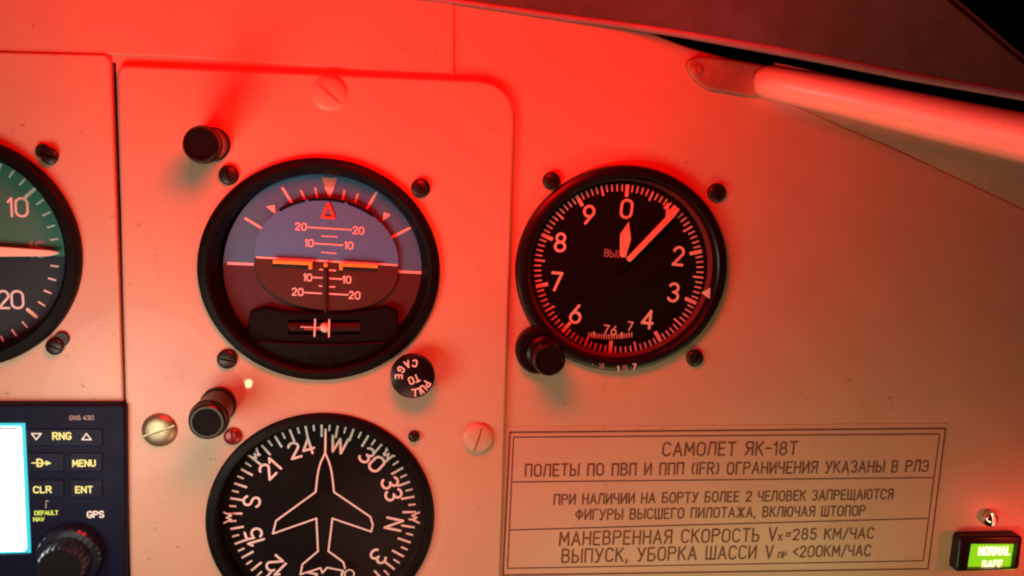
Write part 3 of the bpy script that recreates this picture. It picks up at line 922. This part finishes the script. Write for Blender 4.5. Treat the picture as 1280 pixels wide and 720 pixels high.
# knob ear and knob
mb = MB()
e = pell(673, 438.5, 27.5, 30, 4); lathe(mb, e[0], [(1, .02), (1, 3.2), (.96, 4.2), (.88, 4.8), (0, 4.8)], M['blackgloss'], e[1], e[2], 48)
mb.build('knob_boss', t)
mb = MB(); wkn = 16
c, r, _ = pell(687.5, 451, 20, 20, wkn)
lathe(mb, c, [(r * 1.2, 4.8), (r * 1.18, 6.5), (r * 1.02, 7.2), (r, wkn - .8), (r * .96, wkn - .2), (r * .9, wkn), (r * .84, wkn), (r * .8, wkn - .4), (0, wkn - .4)], M['blackgloss'], n=48)
mb.build('setting_knob', t)
cover_glass(t, ALT, .882, 1.2)

# ------------------------------------------------------------------ navigator unit at lower left
t = thing('navigator_unit', *P(70, 600, WL), WL, 'dark navy navigator with glowing white screen and backlit keys', 'navigator')
wg = WL + 4
mb = MB()
slab(mb, px_loop([(-220, 506), (150, 506), (156.5, 510), (158.5, 900), (-220, 900)], wg), 0.02, wg, M['gps'], bev=.9,
     holes=[px_loop([(-120, 528), (32, 528), (40, 693), (-120, 697)], wg)])
mb.build('case', t)
mb = MB(); wsn = wg - 1.2
lp = round_corner((26.5, 533), (-100, 533), (34, 690), 3, 4) + round_corner((33.5, 689), (26.5, 533), (-100, 691), 6, 5)
mb.fill([px_loop([(-100, 533)] + lp + [(-100, 691)], wsn)], wsn, M['screen'])
sc_ = mb.build('screen', t)
mb = MB(); poly(mb, [(-119, 529), (31.5, 529), (39, 692), (-119, 695)], wsn - .15, M['screenedge'])
poly(mb, [(-100, 535), (21, 534.6), (21, 536.6), (-100, 537)], wsn + .1, M['gps'])
mb.build('screen_border', sc_)
def key(x0, y0, x1, y1, fn):
    mb = MB()
    r = 3
    q = []
    for p, a, b in (((x0, y0), (x0, y1), (x1, y0)), ((x1, y0), (x0, y0), (x1, y1)), ((x1, y1), (x1, y0), (x0, y1)), ((x0, y1), (x1, y1), (x0, y0))):
        q += round_corner(p, a, b, r, 4)
    slab(mb, px_loop(q, wg + .45), wg, wg + .45, M['key'], bev=.4)
    k = mb.build('key', t)
    mb = MB(); fn(mb, wg + .55); mb.build('key_legend', k)
G = M['keyglow']; KW = M['keywhite']
key(33, 536, 128, 558, lambda mb, w: (glyphs(mb, 'RNG', (77.5, 545), 8.4, 0, 2.0, w, G, gap=.3, wide=1.05),
    pline(mb, [(39.5, 542), (51.5, 542), (45.3, 549.5)], 1.6, w, KW, closed=True), pline(mb, [(102.5, 549.5), (114, 549.5), (108, 542)], 1.6, w, KW, closed=True)))
key(36, 566, 80, 590, lambda mb, w: (glyphs(mb, 'D', (50, 578.5), 9, 0, 2.2, w, G, wide=1.15), pline(mb, [(40, 578.6), (62, 579)], 1.6, w, G), poly(mb, [(57, 575.5), (64.5, 579), (57, 582)], w, G)))
key(86, 566, 128, 590, lambda mb, w: glyphs(mb, 'MENU', (105, 579), 7.8, 0, 1.9, w, G, gap=.28, wide=1.02))
key(36, 600, 80, 623, lambda mb, w: glyphs(mb, 'CLR', (53, 612), 7.8, 0, 1.9, w, G, gap=.3, wide=1.2))
key(86, 600, 128, 623, lambda mb, w: glyphs(mb, 'ENT', (105, 612), 7.8, 0, 1.9, w, G, gap=.3, wide=1.1))
mb = MB()
glyphs(mb, 'GNS 430', (102, 522.2), 5.2, 0, 1.2, wg + .12, M['dim'], gap=.3)
mb.build('unit_lettering', t)
mb = MB()
glyphs(mb, 'DEFAULT', (58, 641), 4.8, 0, 1.3, wg + .12, M['keygreen'], gap=.22, wide=1.1)
glyphs(mb, 'NAV', (48.5, 649), 4.8, 0, 1.3, wg + .12, M['keygreen'], gap=.22, wide=1.1)
mb.build('mode_lettering', t)
mb = MB()
glyphs(mb, 'GPS', (119.5, 643), 7.6, 0, 1.9, wg + .12, KW, gap=.24, wide=1.1)
pline(mb, [(57.5, 635), (57.5, 626), (60, 626)], 1.4, wg + .12, M['dim'])
mb.build('status_lettering', t)
mb = MB(); wkn = wg + 14
c, r, _ = pell(74, 712, 29, 28, wkn)
NR = 96
def knurl(rad, w, amp): return [(c[0] + rad * (1 + amp * ((i // 2) % 2)) * math.cos(2 * PI * i / NR), c[1] + rad * (1 + amp * ((i // 2) % 2)) * math.sin(2 * PI * i / NR), w) for i in range(NR)]
mb.loft([knurl(r * 1.42, wg, .03), knurl(r * 1.42, wg + 5.4, .03), knurl(r * 1.36, wg + 6, 0), knurl(r * 1.05, wg + 6, 0)], M['key'])
mb.mats = [M['gpsknob']]
lower = mb.build('outer_knob', t, smooth=25)
mb = MB()
mb.loft([knurl(r * 1.05, wg + 5.5, .03), knurl(r * 1.0, wkn - 1, .03), knurl(r * .93, wkn, 0), knurl(r * .90, wkn - .3, 0)], M['key'])
mb.mats = [M['gpsknob']]
lathe(mb, c, [(r * .90, wkn - .3), (.01, wkn - .2)], M['dial'], n=48)
mb.build('inner_knob', t, smooth=25)

# ------------------------------------------------------------------ placard
pc = P(900, 620, 0)
t = thing('placard', pc[0], pc[1], 0, 'engraved notice plate with six lines of dark Cyrillic lettering', 'placard')
wp = .16
mb = MB(); slab(mb, px_loop([(634, 534), (1186, 529), (1164, 716), (625, 722)], wp), 0.02, wp, M['paint'], bev=.08, steps=2)
pl = mb.build('plate', t)
mb = MB(); wm = wp + .06; I = M['ink']
pline(mb, [(637.5, 540.5), (1182, 535.5), (1160, 711), (628.5, 719)], 2.3, wm, I, closed=True)
pline(mb, [(642, 546.5), (1174.5, 542.5), (1154, 701), (634.5, 710.5)], 1.7, wm, I, closed=True)
pline(mb, [(640.5, 602.5), (1167, 597)], 1.7, wm, I, cap=False)
pline(mb, [(637.5, 662.5), (1159, 648)], 1.7, wm, I, cap=False)
for s, a, b, h, lw in (('САМОЛЕТ ЯК-18Т', (829, 561.5), (996, 560), 16, 2.1),
                       ('ПОЛЕТЫ ПО ПВП И ППП (IFR) ОГРАНИЧЕНИЯ УКАЗАНЫ В РЛЭ', (657, 588), (1160, 582.5), 14.5, 2.0),
                       ('ПРИ НАЛИЧИИ НА БОРТУ БОЛЕЕ 2 ЧЕЛОВЕК ЗАПРЕЩАЮТСЯ', (693, 624.5), (1116, 617.5), 12.5, 1.8),
                       ('ФИГУРЫ ВЫСШЕГО ПИЛОТАЖА, ВКЛЮЧАЯ ШТОПОР', (720, 643.5), (1081, 638), 12.5, 1.8),
                       ('МАНЕВРЕННАЯ СКОРОСТЬ V', (700, 673.5), (970, 668), 16.5, 2.0),
                       ('=285 КМ/ЧАС', (983, 668), (1092, 666.5), 13, 1.8),
                       ('ВЫПУСК, УБОРКА ШАССИ V', (703, 695), (966, 689.5), 16.5, 2.0),
                       ('<200КМ/ЧАС', (992, 689.5), (1088, 688), 13, 1.8)):
    text(mb, s, a, b, h, lw + .35, wm, I, gap=.30, space=.62, jitter=.02)
glyphs(mb, 'К', (976, 672), 7, 0, 1.6, wm, I); glyphs(mb, 'ПР', (978, 694), 7, 0, 1.5, wm, I)
mb.build('engraving', pl)

# ------------------------------------------------------------------ annunciator
t = thing('annunciator_light', *P(1238, 695, 0), 0, 'small dark framed indicator lamp glowing green at lower right corner', 'indicator light')
wa = 4.5
mb = MB()
q = []
x0, y0, x1, y1 = 1197, 671, 1279, 714
Q = ((1200, 671), (1279, 670), (1274, 712), (1194, 715))
for i in range(4): q += round_corner(Q[i], Q[i - 1], Q[(i + 1) % 4], 5, 5)
slab(mb, px_loop(q, wa), 0.02, wa, M['blackgloss'], bev=.8, holes=[px_loop([(1214, 680), (1272, 680), (1267, 711), (1209, 711.5)], wa)])
mb.build('frame', t)
mb = MB(); wl = wa - 2
mb.fill([px_loop([(1213, 677.5), (1273, 677.5), (1268, 712), (1208, 712)], wl)], wl, M['green'])
ln = mb.build('lens', t)
mb = MB()
text(mb, 'NORMAL', (1224, 689), (1262, 688.5), 9.0, 2.2, wl + .12, M['lit'], gap=.3)
text(mb, 'SAFE', (1228, 705.5), (1252, 705), 8.0, 2.0, wl + .12, M['lit'], gap=.3)
mb.build('lens_lettering', ln)

# ------------------------------------------------------------------ post lamps
def post_lamp(base, front, rpx, wbase, label):
    h = 21.0
    c = P(*front, wbase + h); r = rpx * mmpp(*front, wbase + h)
    t = thing('post_lamp', c[0], c[1], wbase, label, 'post lamp', 'post lamps on the centre plate')
    mb = MB(); lathe(mb, c, [(r * .98, wbase), (r * .98, wbase + 2), (r * .9, wbase + 2.6), (r * .86, wbase + h - 8), (r * .86, wbase + h - 7)], M['blackgloss'], n=48)
    mb.build('post', t)
    mb = MB(); lathe(mb, c, [(r * .86, wbase + h - 7.4), (r * 1.02, wbase + h - 7), (r * 1.04, wbase + h - 3.5), (r * .98, wbase + h - 3), (r * .97, wbase + h - 1.2), (r * .93, wbase + h - .4), (r * .84, wbase + h),
                             (r * .74, wbase + h), (r * .70, wbase + h - .4)], M['blackgloss'], n=48)
    lathe(mb, c, [(r * .70, wbase + h - .4), (r * .4, wbase + h - .5), (0, wbase + h - .5)], M['dial'], n=48)
    mb.build('cap', t)
    return c
post_lamp(None, (250.5, 181), 24, WC, 'black capped post in the red light at upper left of the attitude indicator')
post_lamp(None, (258.5, 528), 24, WC, 'black capped post beside the brass screw, above the heading indicator')

# ------------------------------------------------------------------ screws
D = M['screwdark']
for x, y, r, w, lab, ang in (
        (690, 226, 11, 0, 'dark screw at the upper left of the altimeter', 60),
        (897.5, 241, 11.5, 0, 'dark screw at the upper right of the altimeter', 20),
        (870, 448.5, 10.5, 0, 'dark screw at the lower right of the altimeter', -30),
        (285, 219, 12.5, WC, 'dark screw just below the red-lit black post', 15),
        (526, 235, 12, WC, 'dark screw at the upper right of the attitude indicator', 40),
        (283, 450, 12.5, WC, 'dark screw at the lower left of the attitude indicator', 80),
        (290, 547, 11, WC, 'red-tinted screw tucked under the black post by the heading indicator', 10),
        (517.5, 547, 7, WC, 'small dark screw at the upper right of the heading indicator', 30)):
    panel_screw(x, y, r, w, 2.0, M['redbead'] if 'red-tinted' in lab else D, lab, ang, 'dark screws round the gauges', slot_w=.10)
panel_screw(62, 195, 11, WL, 1.6, D, 'dark screw with lock nut above right of the green gauge', 75, 'dark screws round the gauges', washer=(-9, -6), slot_w=.10)
panel_screw(68.5, 433, 11, WL, 1.6, D, 'dark screw with lock nut below right of the green gauge', 65, 'dark screws round the gauges', washer=(8, -9), slot_w=.10)
G2 = 'large slotted screws holding the centre plate'
panel_screw(411, 116.5, 22, WC, 1.6, M['plate'], 'large slotted screw painted over, at the top of the centre plate', 50, G2, slot_w=.06, dome=.8)
panel_screw(197.5, 540, 21.5, WC, 2.4, M['brass'], 'large bare brass coloured slotted screw left of the black post', -70, G2, slot_w=.06, dome=.8)
panel_screw(598, 550, 19.5, WC, 2.4, M['plate'], 'large slotted painted screw above the corner of the notice plate', -16, G2, slot_w=.07, dome=.8)
panel_screw(1243, 652, 9.5, 0, 4.0, M['steel'], 'small shiny screw above the green lit indicator', 5, None, slot_w=.22, dome=.9)
